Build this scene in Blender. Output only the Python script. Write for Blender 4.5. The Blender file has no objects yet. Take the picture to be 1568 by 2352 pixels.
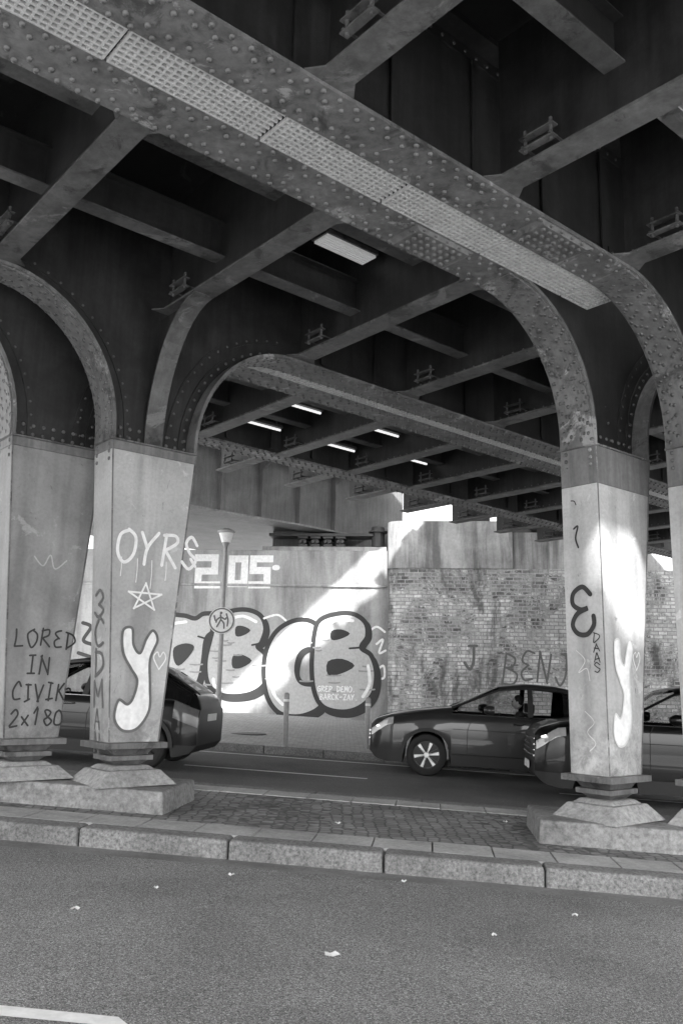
import bpy, math, random
import numpy as np
from mathutils import Vector, Matrix
random.seed(7); rng=np.random.default_rng(3)
sc=bpy.context.scene
# ------------------------------------------------------------------ frames
TH=0.8791; KS=-0.0178
UX,UY=math.sin(TH),math.cos(TH)
def UV0(u,v,z): return (u*UX-v*UY, u*UY+v*UX, z)
def UV(u,v,z): return UV0(u,v,z+KS*u)
PH=math.radians(6.0); CR,SR=math.cos(PH),math.sin(PH)
def gz(R):
    R=max(-16,min(16,R)); return -0.04*R
def RN0(R,N,z): return (R*CR+N*SR, -R*SR+N*CR, z)
def RN(R,N,z): return RN0(R,N,z+gz(R))
# ------------------------------------------------------------------ materials
def nmat(name):
    m=bpy.data.materials.new(name); m.use_nodes=True
    nt=m.node_tree; b=nt.nodes['Principled BSDF']; return m,nt,b
def g3(x): return (x,x,x,1)
def N_(nt,t,**k):
    n=nt.nodes.new(t)
    for a,b in k.items(): setattr(n,a,b)
    return n
def coords(nt,scale=(1,1,1),loc=(0,0,0)):
    tc=N_(nt,'ShaderNodeTexCoord'); mp=N_(nt,'ShaderNodeMapping')
    mp.inputs['Scale'].default_value=scale; mp.inputs['Location'].default_value=loc
    nt.links.new(tc.outputs['Object'],mp.inputs[0]); return mp.outputs[0]
def noise(nt,vec,scale,detail=6,rough=.6,dist=0):
    n=N_(nt,'ShaderNodeTexNoise'); n.inputs['Scale'].default_value=scale
    n.inputs['Detail'].default_value=detail; n.inputs['Roughness'].default_value=rough
    n.inputs['Distortion'].default_value=dist
    nt.links.new(vec,n.inputs['Vector']); return n.outputs['Fac']
def ramp(nt,fac,stops):
    r=N_(nt,'ShaderNodeValToRGB'); e=r.color_ramp.elements
    while len(e)<len(stops): e.new(.5)
    for i,(p,c) in enumerate(stops): e[i].position=p; e[i].color=g3(c)
    nt.links.new(fac,r.inputs[0]); return r.outputs[0]
def mix(nt,a,b,fac,mode='MIX'):
    m=N_(nt,'ShaderNodeMix',data_type='RGBA',blend_type=mode)
    if isinstance(fac,(int,float)): m.inputs[0].default_value=fac
    else: nt.links.new(fac,m.inputs[0])
    for s,i in ((a,6),(b,7)):
        if isinstance(s,(int,float)): m.inputs[i].default_value=g3(s)
        else: nt.links.new(s,m.inputs[i])
    return m.outputs[2]
def bump(nt,b,h,st,dist=.01):
    bp=N_(nt,'ShaderNodeBump'); bp.inputs['Strength'].default_value=st; bp.inputs['Distance'].default_value=dist
    nt.links.new(h,bp.inputs['Height']); nt.links.new(bp.outputs[0],b.inputs['Normal'])
def M_paint(name,lo,hi,rough=.55,metal=0.0,sc1=2.5,streak=True,bst=.25,dirt=.5,patch=0,chips=0):
    m,nt,b=nmat(name)
    v=coords(nt); n1=noise(nt,v,sc1,8,.65,.4)
    c=ramp(nt,n1,[(.3,lo),(.7,hi)])
    if streak:
        v2=coords(nt,(9,9,.7)); n2=noise(nt,v2,1.6,6,.6,.2)
        c=mix(nt,c,ramp(nt,n2,[(.35,.35),(.62,1.0)]),dirt,'MULTIPLY')
    if patch:
        n4=noise(nt,coords(nt,(1,1,1),(4,7,2)),1.9,9,.72,.8); c=mix(nt,c,patch,ramp(nt,n4,[(.58,0),(.62,.8)]))
        n5=noise(nt,coords(nt,(1,1,1),(9,1,6)),3.1,9,.75,.5); c=mix(nt,c,lo*.3,ramp(nt,n5,[(.54,0),(.62,.75)]))
    v3=coords(nt); n3=noise(nt,v3,22,5,.7)
    c=mix(nt,c,ramp(nt,n3,[(.35,.7),(.6,1.05)]),.5,'MULTIPLY')
    nt.links.new(c,b.inputs['Base Color']); b.inputs['Roughness'].default_value=rough; b.inputs['Metallic'].default_value=metal
    bump(nt,b,n3,bst,.004); return m
def M_column(name,lo,hi):
    # old matt paint: cloudy tone, a few soft run marks, chipped spots and scuffs near the foot
    m,nt,b=nmat(name); v=coords(nt)
    c=ramp(nt,noise(nt,v,1.1,6,.55,.3),[(.32,lo),(.68,hi)])
    r=noise(nt,coords(nt,(3.2,3.2,.22),(3,1,7)),1.5,3,.5,.1); c=mix(nt,c,ramp(nt,r,[(.34,.5),(.52,1.0)]),.55,'MULTIPLY')
    k=noise(nt,coords(nt,(1,1,.6),(2,8,3)),7.5,10,.82,.6); c=mix(nt,c,lo*.35,ramp(nt,k,[(.61,0),(.65,.75)]))
    k2=noise(nt,coords(nt,(1,1,1),(6,2,9)),2.6,8,.75,.5); c=mix(nt,c,min(.85,hi*1.25),ramp(nt,k2,[(.60,0),(.64,.5)]))
    sp=N_(nt,'ShaderNodeSeparateXYZ'); nt.links.new(v,sp.inputs[0]); mr=N_(nt,'ShaderNodeMapRange'); mr.inputs[1].default_value=.7; mr.inputs[2].default_value=1.5; mr.inputs[3].default_value=1; mr.inputs[4].default_value=0
    nt.links.new(sp.outputs[2],mr.inputs[0]); g=mix(nt,0,mr.outputs[0],ramp(nt,noise(nt,v,6,8,.8,.5),[(.42,0),(.6,1)])); c=mix(nt,c,lo*.4,mix(nt,0,g,.8))
    f=noise(nt,v,30,5,.7); c=mix(nt,c,ramp(nt,f,[(.35,.8),(.6,1.05)]),.6,'MULTIPLY')
    nt.links.new(c,b.inputs['Base Color']); b.inputs['Roughness'].default_value=.5; bump(nt,b,k,.3,.004); return m
def M_flat(name,c,rough=.6,metal=0,emit=0):
    m,nt,b=nmat(name); v=coords(nt); n=noise(nt,v,14,4,.6)
    cc=ramp(nt,n,[(.3,c*.85),(.7,min(1,c*1.1))]); nt.links.new(cc,b.inputs['Base Color'])
    b.inputs['Roughness'].default_value=rough; b.inputs['Metallic'].default_value=metal
    if emit: b.inputs['Emission Color'].default_value=(1,1,1,1); b.inputs['Emission Strength'].default_value=emit
    return m
def M_asphalt(name,lo,hi,sp):
    m,nt,b=nmat(name); v=coords(nt)
    f=noise(nt,v,62,3,.8); c=ramp(nt,f,[(.40,lo),(.52,(lo+hi)/2),(.62,hi)])
    f2=noise(nt,v,130,2,.8); c=mix(nt,c,ramp(nt,f2,[(.52,0),(.70,sp)]),.9,'ADD')
    l=noise(nt,v,.55,5,.6,.5); c=mix(nt,c,ramp(nt,l,[(.3,.66),(.7,1.15)]),1,'MULTIPLY')
    nt.links.new(c,b.inputs['Base Color']); b.inputs['Roughness'].default_value=.82
    bump(nt,b,f,.9,.01); return m
def M_stone(name,lo,hi,sc1=30):
    m,nt,b=nmat(name); v=coords(nt); f=noise(nt,v,sc1,6,.75); l=noise(nt,v,1.7,5,.6)
    c=ramp(nt,f,[(.33,lo),(.66,hi)]); c=mix(nt,c,ramp(nt,l,[(.3,.55),(.7,1.1)]),.9,'MULTIPLY')
    nt.links.new(c,b.inputs['Base Color']); b.inputs['Roughness'].default_value=.85; bump(nt,b,f,.5,.006); return m
def M_cobble(name):
    m,nt,b=nmat(name); v=coords(nt)
    vo=N_(nt,'ShaderNodeTexVoronoi',feature='DISTANCE_TO_EDGE'); vo.inputs['Scale'].default_value=9; vo.inputs['Randomness'].default_value=.45
    nt.links.new(v,vo.inputs['Vector'])
    vc=N_(nt,'ShaderNodeTexVoronoi'); vc.inputs['Scale'].default_value=9; vc.inputs['Randomness'].default_value=.45; nt.links.new(v,vc.inputs['Vector'])
    sep=N_(nt,'ShaderNodeSeparateColor'); nt.links.new(vc.outputs['Color'],sep.inputs[0])
    e=ramp(nt,vo.outputs['Distance'],[(.02,.4),(.13,1)])
    c=ramp(nt,sep.outputs[0],[(0,.2),(1,.32)]); c=mix(nt,c,e,1,'MULTIPLY')
    l=noise(nt,v,1.2,6,.6,.4); c=mix(nt,c,ramp(nt,l,[(.35,.6),(.65,1.1)]),1,'MULTIPLY')
    nt.links.new(c,b.inputs['Base Color']); b.inputs['Roughness'].default_value=.8
    bump(nt,b,e,.6,.015); return m
def M_brick(name,bw,bh,c1,c2,mo,stain=True,usez=True,mort=.012):
    m,nt,b=nmat(name); tc=N_(nt,'ShaderNodeTexCoord'); s=N_(nt,'ShaderNodeSeparateXYZ'); cb=N_(nt,'ShaderNodeCombineXYZ')
    nt.links.new(tc.outputs['Object'],s.inputs[0]); nt.links.new(s.outputs[0],cb.inputs[0]); nt.links.new(s.outputs[2 if usez else 1],cb.inputs[1])
    br=N_(nt,'ShaderNodeTexBrick'); br.inputs['Scale'].default_value=1; br.inputs['Brick Width'].default_value=bw; br.inputs['Row Height'].default_value=bh
    br.inputs['Mortar Size'].default_value=mort; br.inputs['Color1'].default_value=g3(c1); br.inputs['Color2'].default_value=g3(c2); br.inputs['Mortar'].default_value=g3(mo)
    br.inputs['Bias'].default_value=-.1; br.inputs['Mortar Smooth'].default_value=.2
    nt.links.new(cb.outputs[0],br.inputs['Vector']); c=br.outputs['Color']
    v=coords(nt)
    if stain:
        br2=N_(nt,'ShaderNodeTexBrick'); br2.inputs['Scale'].default_value=1; br2.inputs['Brick Width'].default_value=bw; br2.inputs['Row Height'].default_value=bh
        br2.inputs['Mortar Size'].default_value=mort; br2.inputs['Color1'].default_value=g3(.85); br2.inputs['Color2'].default_value=g3(.5); br2.inputs['Mortar'].default_value=g3(.3); nt.links.new(cb.outputs[0],br2.inputs['Vector'])
        a=noise(nt,v,.75,12,.8,.6); c=mix(nt,c,br2.outputs['Color'],ramp(nt,a,[(.46,0),(.54,.95)]))
        d=noise(nt,coords(nt,(1.6,1.6,.5),(5,3,1)),.8,8,.7,.4); c=mix(nt,c,.08,ramp(nt,d,[(.53,0),(.64,.8)]))
    f=noise(nt,v,9,5,.7); c=mix(nt,c,ramp(nt,f,[(.3,.6),(.65,1.1)]),.8,'MULTIPLY')
    nt.links.new(c,b.inputs['Base Color']); b.inputs['Roughness'].default_value=.85
    bump(nt,b,br.outputs['Fac'],-.5,.01); return m
def M_conc(name,lo,hi,st=.75):
    m,nt,b=nmat(name); v=coords(nt); a=noise(nt,v,.7,8,.65,.5); c=ramp(nt,a,[(.3,lo),(.7,hi)])
    s=noise(nt,coords(nt,(1.8,1.8,.22)),1.0,8,.65,.3); c=mix(nt,c,ramp(nt,s,[(.38,.28),(.58,1.0)]),st,'MULTIPLY')
    f=noise(nt,v,14,6,.7); c=mix(nt,c,ramp(nt,f,[(.3,.75),(.65,1.05)]),.7,'MULTIPLY')
    nt.links.new(c,b.inputs['Base Color']); b.inputs['Roughness'].default_value=.85; bump(nt,b,f,.3,.01); return m
steel=M_paint('steel_painted_flange',.11,.23,.45,.1,patch=.38)
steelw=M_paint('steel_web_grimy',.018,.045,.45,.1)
steelc=M_paint('steel_crossbeam',.07,.16,.45,.1,dirt=.4,patch=.2)
rivm=M_paint('rivet_steel',.07,.15,.35,.3,streak=False)
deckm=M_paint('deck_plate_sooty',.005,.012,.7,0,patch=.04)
legm=M_column('column_paint',.34,.55); legA=M_column('column_paint_shaded_dirty',.19,.34)  # legA: darker copy, column A's shade and dirt put into the colour
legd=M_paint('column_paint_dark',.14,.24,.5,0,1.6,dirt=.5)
gratem=M_paint('galvanised_grating',.42,.56,.45,.1,streak=False)
asph=M_asphalt('asphalt_near',.08,.28,.6); asph2=M_asphalt('asphalt_far',.07,.18,.25)
gutm=M_stone('gutter_stone',.16,.3,40)
kerbm=M_stone('kerb_granite',.09,.34,38); slabm=M_stone('paving_slab',.36,.56,25); plinthm=M_stone('plinth_concrete',.15,.38,18)
pedm=M_stone('pedestal_concrete',.24,.5,20)
cobm=M_cobble('cobbles'); earth=M_stone('earth',.25,.45,5)
pavem=M_brick('far_paving',.2,.1,.42,.54,.3,False,False,.008)
brickm=M_brick('old_brick',.27,.115,.12,.38,.46,mort=.014)
concm=M_conc('abutment_concrete',.32,.52,.6); capm=M_conc('pier_cap_concrete',.34,.6,.9)
boxm=M_paint('far_girder_paint',.09,.17,.5,0,1.2,dirt=.4)
white=M_flat('white_paint',.85,.6); lgrey=M_flat('light_spray',.66,.7); mgrey=M_flat('mid_spray',.14,.7); blackp=M_flat('black_spray',.02,.5)
roadw=M_flat('road_marking_paint',.8,.7); metal_g=M_flat('galvanised_pole',.3,.4,.3); darkm=M_flat('dark_metal',.04,.5)
tube=M_flat('deck_gap_glow_tube',.8,.4,0,.9); tube2=M_flat('deck_gap_glow_panel',.5,.5,0,.22)  # emission standing in for daylight through deck gaps
# ------------------------------------------------------------------ mesh builder
class MB:
    def __init__(s): s.v=[];s.f=[];s.m=[]
    def quadbox(s,P,mi=0):
        o=len(s.v); s.v+=[tuple(p) for p in P]
        for f in ((3,2,1,0),(4,5,6,7),(0,1,5,4),(1,2,6,5),(2,3,7,6),(3,0,4,7)): s.f.append([o+i for i in f]); s.m.append(mi)
    def box(s,F,a0,a1,b0,b1,c0,c1,mi=0):
        s.quadbox([F(a0,b0,c0),F(a1,b0,c0),F(a1,b1,c0),F(a0,b1,c0),F(a0,b0,c1),F(a1,b0,c1),F(a1,b1,c1),F(a0,b1,c1)],mi)
    def frust(s,F,ca,cb,z0,ha0,hb0,z1,ha1,hb1,mi=0):
        s.quadbox([F(ca-ha0,cb-hb0,z0),F(ca+ha0,cb-hb0,z0),F(ca+ha0,cb+hb0,z0),F(ca-ha0,cb+hb0,z0),F(ca-ha1,cb-hb1,z1),F(ca+ha1,cb-hb1,z1),F(ca+ha1,cb+hb1,z1),F(ca-ha1,cb+hb1,z1)],mi)
    def poly(s,pts,mi=0):
        o=len(s.v); s.v+=[tuple(p) for p in pts]; s.f.append(list(range(o,o+len(pts)))); s.m.append(mi)
    def cyl(s,p0,p1,r0,r1,n=12,mi=0,cap=True):
        p0=Vector(p0);p1=Vector(p1);d=(p1-p0).normalized();a=d.orthogonal().normalized();b=d.cross(a);o=len(s.v)
        for p,r in ((p0,r0),(p1,r1)):
            for i in range(n):
                t=2*math.pi*i/n; s.v.append(tuple(p+a*math.cos(t)*r+b*math.sin(t)*r))
        for i in range(n):
            j=(i+1)%n; s.f.append([o+i,o+j,o+n+j,o+n+i]); s.m.append(mi)
        if cap:
            s.f.append([o+i for i in range(n)][::-1]);s.m.append(mi); s.f.append([o+n+i for i in range(n)]);s.m.append(mi)
    def sweep(s,pts,r,mi=0,n=6):
        for a,b in zip(pts[:-1],pts[1:]): s.cyl(a,b,r,r,n,mi)
    def extr(s,F,path,n0,n1,v0,v1,mi=0):
        P=np.array(path,float); T=np.gradient(P,axis=0); T/=np.linalg.norm(T,axis=1)[:,None]; Nn=np.stack([-T[:,1],T[:,0]],1)
        A=P+Nn*n0;B=P+Nn*n1; o=len(s.v)
        for i in range(len(P)):
            for (q,vv) in ((A[i],v0),(A[i],v1),(B[i],v1),(B[i],v0)): s.v.append(F(q[0],vv,q[1]))
        for i in range(len(P)-1):
            for k in range(4):
                k2=(k+1)%4; s.f.append([o+4*i+k,o+4*i+k2,o+4*i+4+k2,o+4*i+4+k]); s.m.append(mi)
        s.f.append([o,o+1,o+2,o+3]);s.m.append(mi); e=o+4*(len(P)-1); s.f.append([e+3,e+2,e+1,e]);s.m.append(mi)
    def rivet(s,p,n,r=.022,h=.014,mi=0):
        p=Vector(p);n=Vector(n).normalized();a=n.orthogonal().normalized();b=n.cross(a);o=len(s.v);K=8
        for rr,hh in ((r,0),(r*.75,h*.75)):
            for i in range(K):
                t=2*math.pi*i/K; s.v.append(tuple(p+a*math.cos(t)*rr+b*math.sin(t)*rr+n*hh))
        s.v.append(tuple(p+n*h))
        for i in range(K):
            j=(i+1)%K; s.f.append([o+i,o+j,o+K+j,o+K+i]);s.m.append(mi); s.f.append([o+K+i,o+K+j,o+2*K]);s.m.append(mi)
    def obj(s,name,mats,parent=None,smooth=False,bevel=0,fix=True,seg=2):
        me=bpy.data.meshes.new(name); me.from_pydata([tuple(map(float,v)) for v in s.v],[],s.f); 
        for m in (mats if isinstance(mats,(list,tuple)) else [mats]): me.materials.append(m)
        me.polygons.foreach_set('material_index',s.m); me.update()
        if fix:
            import bmesh as B_; bm=B_.new(); bm.from_mesh(me); B_.ops.recalc_face_normals(bm,faces=bm.faces); bm.to_mesh(me); bm.free()
        ob=bpy.data.objects.new(name,me); sc.collection.objects.link(ob)
        if smooth:
            me.polygons.foreach_set('use_smooth',[True]*len(me.polygons))
            me.set_sharp_from_angle(angle=math.radians(smooth if smooth>1 else 40))
        if bevel:
            bv=ob.modifiers.new('bev','BEVEL'); bv.width=bevel; bv.segments=seg; bv.limit_method='ANGLE'
        if parent: ob.parent=parent
        return ob
def empty(name,mw=None):
    e=bpy.data.objects.new(name,None); sc.collection.objects.link(e); e.empty_display_size=.3
    if mw is not None: e.matrix_world=mw
    return e
# ------------------------------------------------------------------ ribbons / graffiti
def smooth_pts(pts,closed=False,k=8):
    P=[np.array(p,float) for p in pts]; n=len(P)
    if n<3 and not closed: return [P[0]+(P[-1]-P[0])*i/4 for i in range(5)]
    out=[]
    rngi=range(n) if closed else range(n-1)
    for i in rngi:
        p0=P[(i-1)%n] if closed or i>0 else P[0]; p1=P[i]; p2=P[(i+1)%n]; p3=P[(i+2)%n] if closed or i<n-2 else P[n-1]
        for j in range(k):
            t=j/k; out.append(.5*((2*p1)+(-p0+p2)*t+(2*p0-5*p1+4*p2-p3)*t*t+(-p0+3*p1-3*p2+p3)*t**3))
    out.append(P[0] if closed else P[-1]); return out
LAY=[0.0]
def ribbon(mb,S,pts,w,off=.004,closed=False,sm=True,mi=0,k=8):
    P=smooth_pts(pts,closed,k) if sm else [np.array(p,float) for p in pts]
    LAY[0]=(LAY[0]+.0003)%.003
    P=np.array(P); T=np.gradient(P,axis=0); L=np.linalg.norm(T,axis=1)[:,None]; L[L==0]=1; T/=L; Nn=np.stack([-T[:,1],T[:,0]],1)
    if not sm and len(P)>2:
        for i in range(len(P)-1):
            a,b=P[i],P[i+1]; d=(b-a)/max(1e-6,np.linalg.norm(b-a)); nn=np.array([-d[1],d[0]])*w/2; e=d*w/2
            q=[a-e-nn,b+e-nn,b+e+nn,a-e+nn]; mb.poly([S(x[0],x[1],off+LAY[0]+.0004*i) for x in q],mi)
        return
    n=len(P)
    for i in range(n-1):
        o1=off+LAY[0]+.002*i/n; o2=off+LAY[0]+.002*(i+1)/n
        q=[P[i]-Nn[i]*w/2,P[i+1]-Nn[i+1]*w/2,P[i+1]+Nn[i+1]*w/2,P[i]+Nn[i]*w/2]
        mb.poly([S(q[0][0],q[0][1],o1),S(q[1][0],q[1][1],o2),S(q[2][0],q[2][1],o2),S(q[3][0],q[3][1],o1)],mi)
    if not closed:
        for p,o in ((P[0],off+LAY[0]-.0005),(P[-1],off+LAY[0]+.0025)):
            mb.poly([S(p[0]+math.cos(a)*w/2,p[1]+math.sin(a)*w/2,o) for a in np.linspace(0,2*math.pi,9)[:-1]],mi)
def fill(mb,S,pts,off,mi=0,k=8):
    P=smooth_pts(pts,True,k)[:-1]
    mb.poly([S(p[0],p[1],off) for p in P],mi)
FONT={
'O':[[(.5,1),(.1,.8),(.05,.3),(.45,0),(.9,.25),(.92,.75),(.5,1)]],'0':[[(.5,1),(.12,.75),(.15,.2),(.5,0),(.85,.25),(.85,.8),(.5,1)]],
'Y':[[(.05,1),(.45,.5)],[(.95,1),(.45,.5),(.3,0)]],'R':[[(.15,0),(.2,1)],[(.1,.95),(.7,1),(.85,.75),(.25,.5)],[(.3,.5),(.95,0)]],
'S':[[(.9,.9),(.5,1),(.15,.78),(.5,.5),(.88,.25),(.5,0),(.1,.12)]],'L':[[(.15,1),(.12,.5),(.1,.02)],[(.1,.02),(.85,.0)]],
'E':[[(.85,.95),(.4,1),(.15,.75),(.55,.53)],[(.55,.53),(.1,.3),(.35,0),(.9,.08)]],'D':[[(.15,0),(.2,1)],[(.1,1),(.8,.85),(.9,.35),(.15,0)]],
'I':[[(.5,1),(.5,0)],[(.25,1),(.75,1)],[(.25,0),(.75,0)]],'N':[[(.1,0),(.15,1)],[(.15,1),(.85,0)],[(.85,0),(.9,1)]],
'C':[[(.9,.85),(.5,1),(.1,.6),(.3,.08),(.9,.1)]],'V':[[(.05,1),(.45,0)],[(.45,0),(.95,1)]],'K':[[(.15,1),(.15,0)],[(.85,1),(.15,.45)],[(.3,.5),(.9,0)]],
'2':[[(.1,.8),(.5,1),(.85,.75),(.1,.0)],[(.1,0),(.9,.02)]],'x':[[(.1,.55),(.8,.05)],[(.8,.6),(.1,.0)]],'1':[[(.2,.75),(.55,1)],[(.55,1),(.5,0)]],
'8':[[(.5,.52),(.15,.78),(.5,1),(.85,.78),(.5,.52),(.1,.25),(.5,0),(.9,.25),(.5,.52)]],'B':[[(.15,0),(.18,1)],[(.1,1),(.75,.9),(.7,.6),(.2,.52)],[(.2,.52),(.95,.35),(.8,.03),(.1,0)]],
'A':[[(.05,0),(.5,1)],[(.5,1),(.92,0)],[(.2,.38),(.85,.38)]],'J':[[(.8,1),(.78,.3),(.45,0),(.1,.25)],[(.4,1),(1,1)]],
'G':[[(.9,.85),(.5,1),(.1,.5),(.4,0),(.9,.2),(.9,.5),(.55,.5)]],'P':[[(.15,0),(.18,1)],[(.1,1),(.85,.85),(.7,.5),(.2,.48)]],
'M':[[(.05,0),(.15,1)],[(.15,1),(.5,.4)],[(.5,.4),(.85,1)],[(.85,1),(.95,0)]],'Z':[[(.1,1),(.9,1)],[(.9,1),(.1,0)],[(.1,0),(.95,0)]],
'U':[[(.1,1),(.15,.2),(.5,0),(.85,.2),(.9,1)]],'3':[[(.1,.9),(.55,1),(.85,.75),(.45,.52)],[(.45,.52),(.92,.3),(.5,0),(.08,.12)]],
'-':[[(.2,.5),(.8,.5)]],'.':[[(.4,0),(.5,.05)]],'T':[[(.05,1),(.95,1)],[(.5,1),(.5,0)]],
'&':[[(.9,.8),(.55,1),(.2,.8),(.5,.52),(.9,.28),(.55,-.02),(.1,.15)],[(.55,.3),(.9,.05)]],
}
def tag(mb,S,text,x,y,h,w,mi=0,cw=.75,slant=0,jit=.04,off=.004,vertical=False):
    for i,ch in enumerate(text):
        if ch==' ' : continue
        dy=random.uniform(-.06,.06)*h*(jit>.05); 
        for st in FONT[ch]:
            pts=[]
            for (a,b) in st:
                a+=random.uniform(-jit,jit); b+=random.uniform(-jit,jit)
                if vertical: pts.append((x+a*h*cw, y-i*h*1.15+b*h))
                else: pts.append((x+(i*1.18+a)*h*cw+slant*b*h, y+dy+b*h))
            ribbon(mb,S,pts,w,off,mi=mi,k=5)
# ================================================================== GROUND
def strip(name,n0,n1,e0,e1,mat,R0=-60,R1=60,nseg=60):
    mb=MB(); Rs=np.linspace(R0,R1,nseg+1)
    for a,b in zip(Rs[:-1],Rs[1:]): mb.poly([RN(a,n0,e0),RN(b,n0,e0),RN(b,n1,e1),RN(a,n1,e1)])
    return mb.obj(name,mat,fix=False)
mb=MB(); Rs=[-600,-200,-60,-16,0,16,60,200,600]; Ns=[-600,-60,0,20,60,600]
for a,b in zip(Rs[:-1],Rs[1:]):
    for c,d in zip(Ns[:-1],Ns[1:]): mb.poly([RN(a,c,-.03),RN(b,c,-.03),RN(b,d,-.03),RN(a,d,-.03)])
mb.obj('ground',earth,fix=False)
road=strip('near_road',-.6,7.22,0,0,asph); strip('road_gutter',7.22,7.52,.0,-.012,gutm)
strip('far_road',11.24,17.65,0,0,asph2)
strip('near_pavement',-8,-.6,.12,.12,slabm)
pv=strip('far_pavement',17.87,28.4,.13,.35,pavem)
mb=MB()
for a in np.arange(-16,16,6): mb.poly([RN(a,14.35,.005),RN(a+3,14.35,.005),RN(a+3,14.47,.005),RN(a,14.47,.005)])
mb.poly([RN(-16,17.05,.005),RN(16,17.05,.005),RN(16,17.17,.005),RN(-16,17.17,.005)])
mb.poly([RN(-8,3.66,.005),RN(-1.25,3.93,.005),RN(-1.35,4.03,.005),RN(-8,3.86,.005)])
mb.obj('road_marking',roadw,fix=False)
def kerbrow(name,n0,n1,e0,e1,L,mat,off=0,gap=.012,bev=.012,R0=-24,R1=24,jz=.004):
    mb=MB(); R=R0+off
    while R<R1:
        dz=random.uniform(-jz,jz); mb.box(lambda a,b,c:RN(a,b,c+dz),R+gap/2,R+L-gap/2,n0,n1,e0,e1); R+=L
    return mb.obj(name,mat,bevel=bev)
kerbrow('near_kerb',7.52,7.80,-.1,.14,1.3,kerbm,.22,bev=.03)
kerbrow('paving_slab_row',7.806,8.30,-.1,.135,.52,slabm,.1,bev=.006)
strip('cobble_strip',8.30,10.55,.128,.128,cobm,-24,24,48)
kerbrow('paving_slab_row',10.55,10.97,-.1,.135,.52,slabm,.2,bev=.006)
kerbrow('median_far_kerb',10.976,11.24,-.1,.14,1.3,kerbm,.5,bev=.02)
kerbrow('far_kerb',17.65,17.87,-.1,.14,1.2,kerbm,.3,bev=.02)
mb=MB()
for (R,Nn,s) in ((-.55,5.2,.07),(-2.2,5.6,.035),(-.2,7.2,.03),(-1.5,6.9,.03),(1.0,6.6,.03),(-.9,8.9,.04),(.8,9.9,.03),(2.3,6.2,.03),(-1.9,6.3,.02),(.4,5.9,.02),(1.7,5.1,.025)):
    c=RN(R,Nn,.012+(.13 if Nn>7.8 else 0)); ro_=random.uniform(0,3)
    pts=[(c[0]+s*k*math.cos(a+ro_),c[1]+s*k*math.sin(a+ro_)*.7,c[2]+.01*math.sin(a*2)) for a,k in zip(np.linspace(0,6.28,9)[:-1],(1,.5,1,.6,.9,.4,.9,.6))]
    for i in range(8): mb.poly([c,pts[i],pts[(i+1)%8]])
mb.obj('fallen_leaves',lgrey,fix=False)
mb=MB(); c=RN0(-4.2,20.4,0); R_=-4.2; mb.cyl((c[0],c[1],gz(R_)+.15),(c[0],c[1],gz(R_)+.195),.42,.42,24); mb.obj('manhole_cover',darkm)
# ================================================================== BRIDGE
bridge=empty('steel_railway_bridge')
VG1,VG2,VB,VA,VT=5.215,4.405,8.58,9.2,12.35
ZB,ZT=5.6,7.0
fl=MB(); wb=MB(); rv=MB(); cb=MB(); gr=MB()
def rivpath(path,offs,sp,vc,start=0,r=.021):
    P=np.array(path,float); d=np.r_[0,np.cumsum(np.linalg.norm(np.diff(P,axis=0),axis=1))]
    T=np.gradient(P,axis=0); T/=np.linalg.norm(T,axis=1)[:,None]
    for j,ov in enumerate(offs):
        s=sp*.5*(j%2)+.05+start
        while s<d[-1]-.03:
            u=np.interp(s,d,P[:,0]); z=np.interp(s,d,P[:,1]); tu=np.interp(s,d,T[:,0]); tz=np.interp(s,d,T[:,1])
            n=(tz,-tu)
            rv.rivet(UV(u+n[0]*.002,vc+ov,z+n[1]*.002),Vector(UV0(n[0],0,n[1])),r,.024); s+=sp
def webriv(path,offn,sp,vface,r=.019):
    P=np.array(path,float); d=np.r_[0,np.cumsum(np.linalg.norm(np.diff(P,axis=0),axis=1))]
    T=np.gradient(P,axis=0); T/=np.linalg.norm(T,axis=1)[:,None]
    s=.06
    while s<d[-1]-.02:
        u=np.interp(s,d,P[:,0]); z=np.interp(s,d,P[:,1]); tu=np.interp(s,d,T[:,0]); tz=np.interp(s,d,T[:,1])
        rv.rivet(UV(u-tz*offn,vface,z+tu*offn),Vector(UV0(0,-1,0)),r,.015); s+=sp
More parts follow.
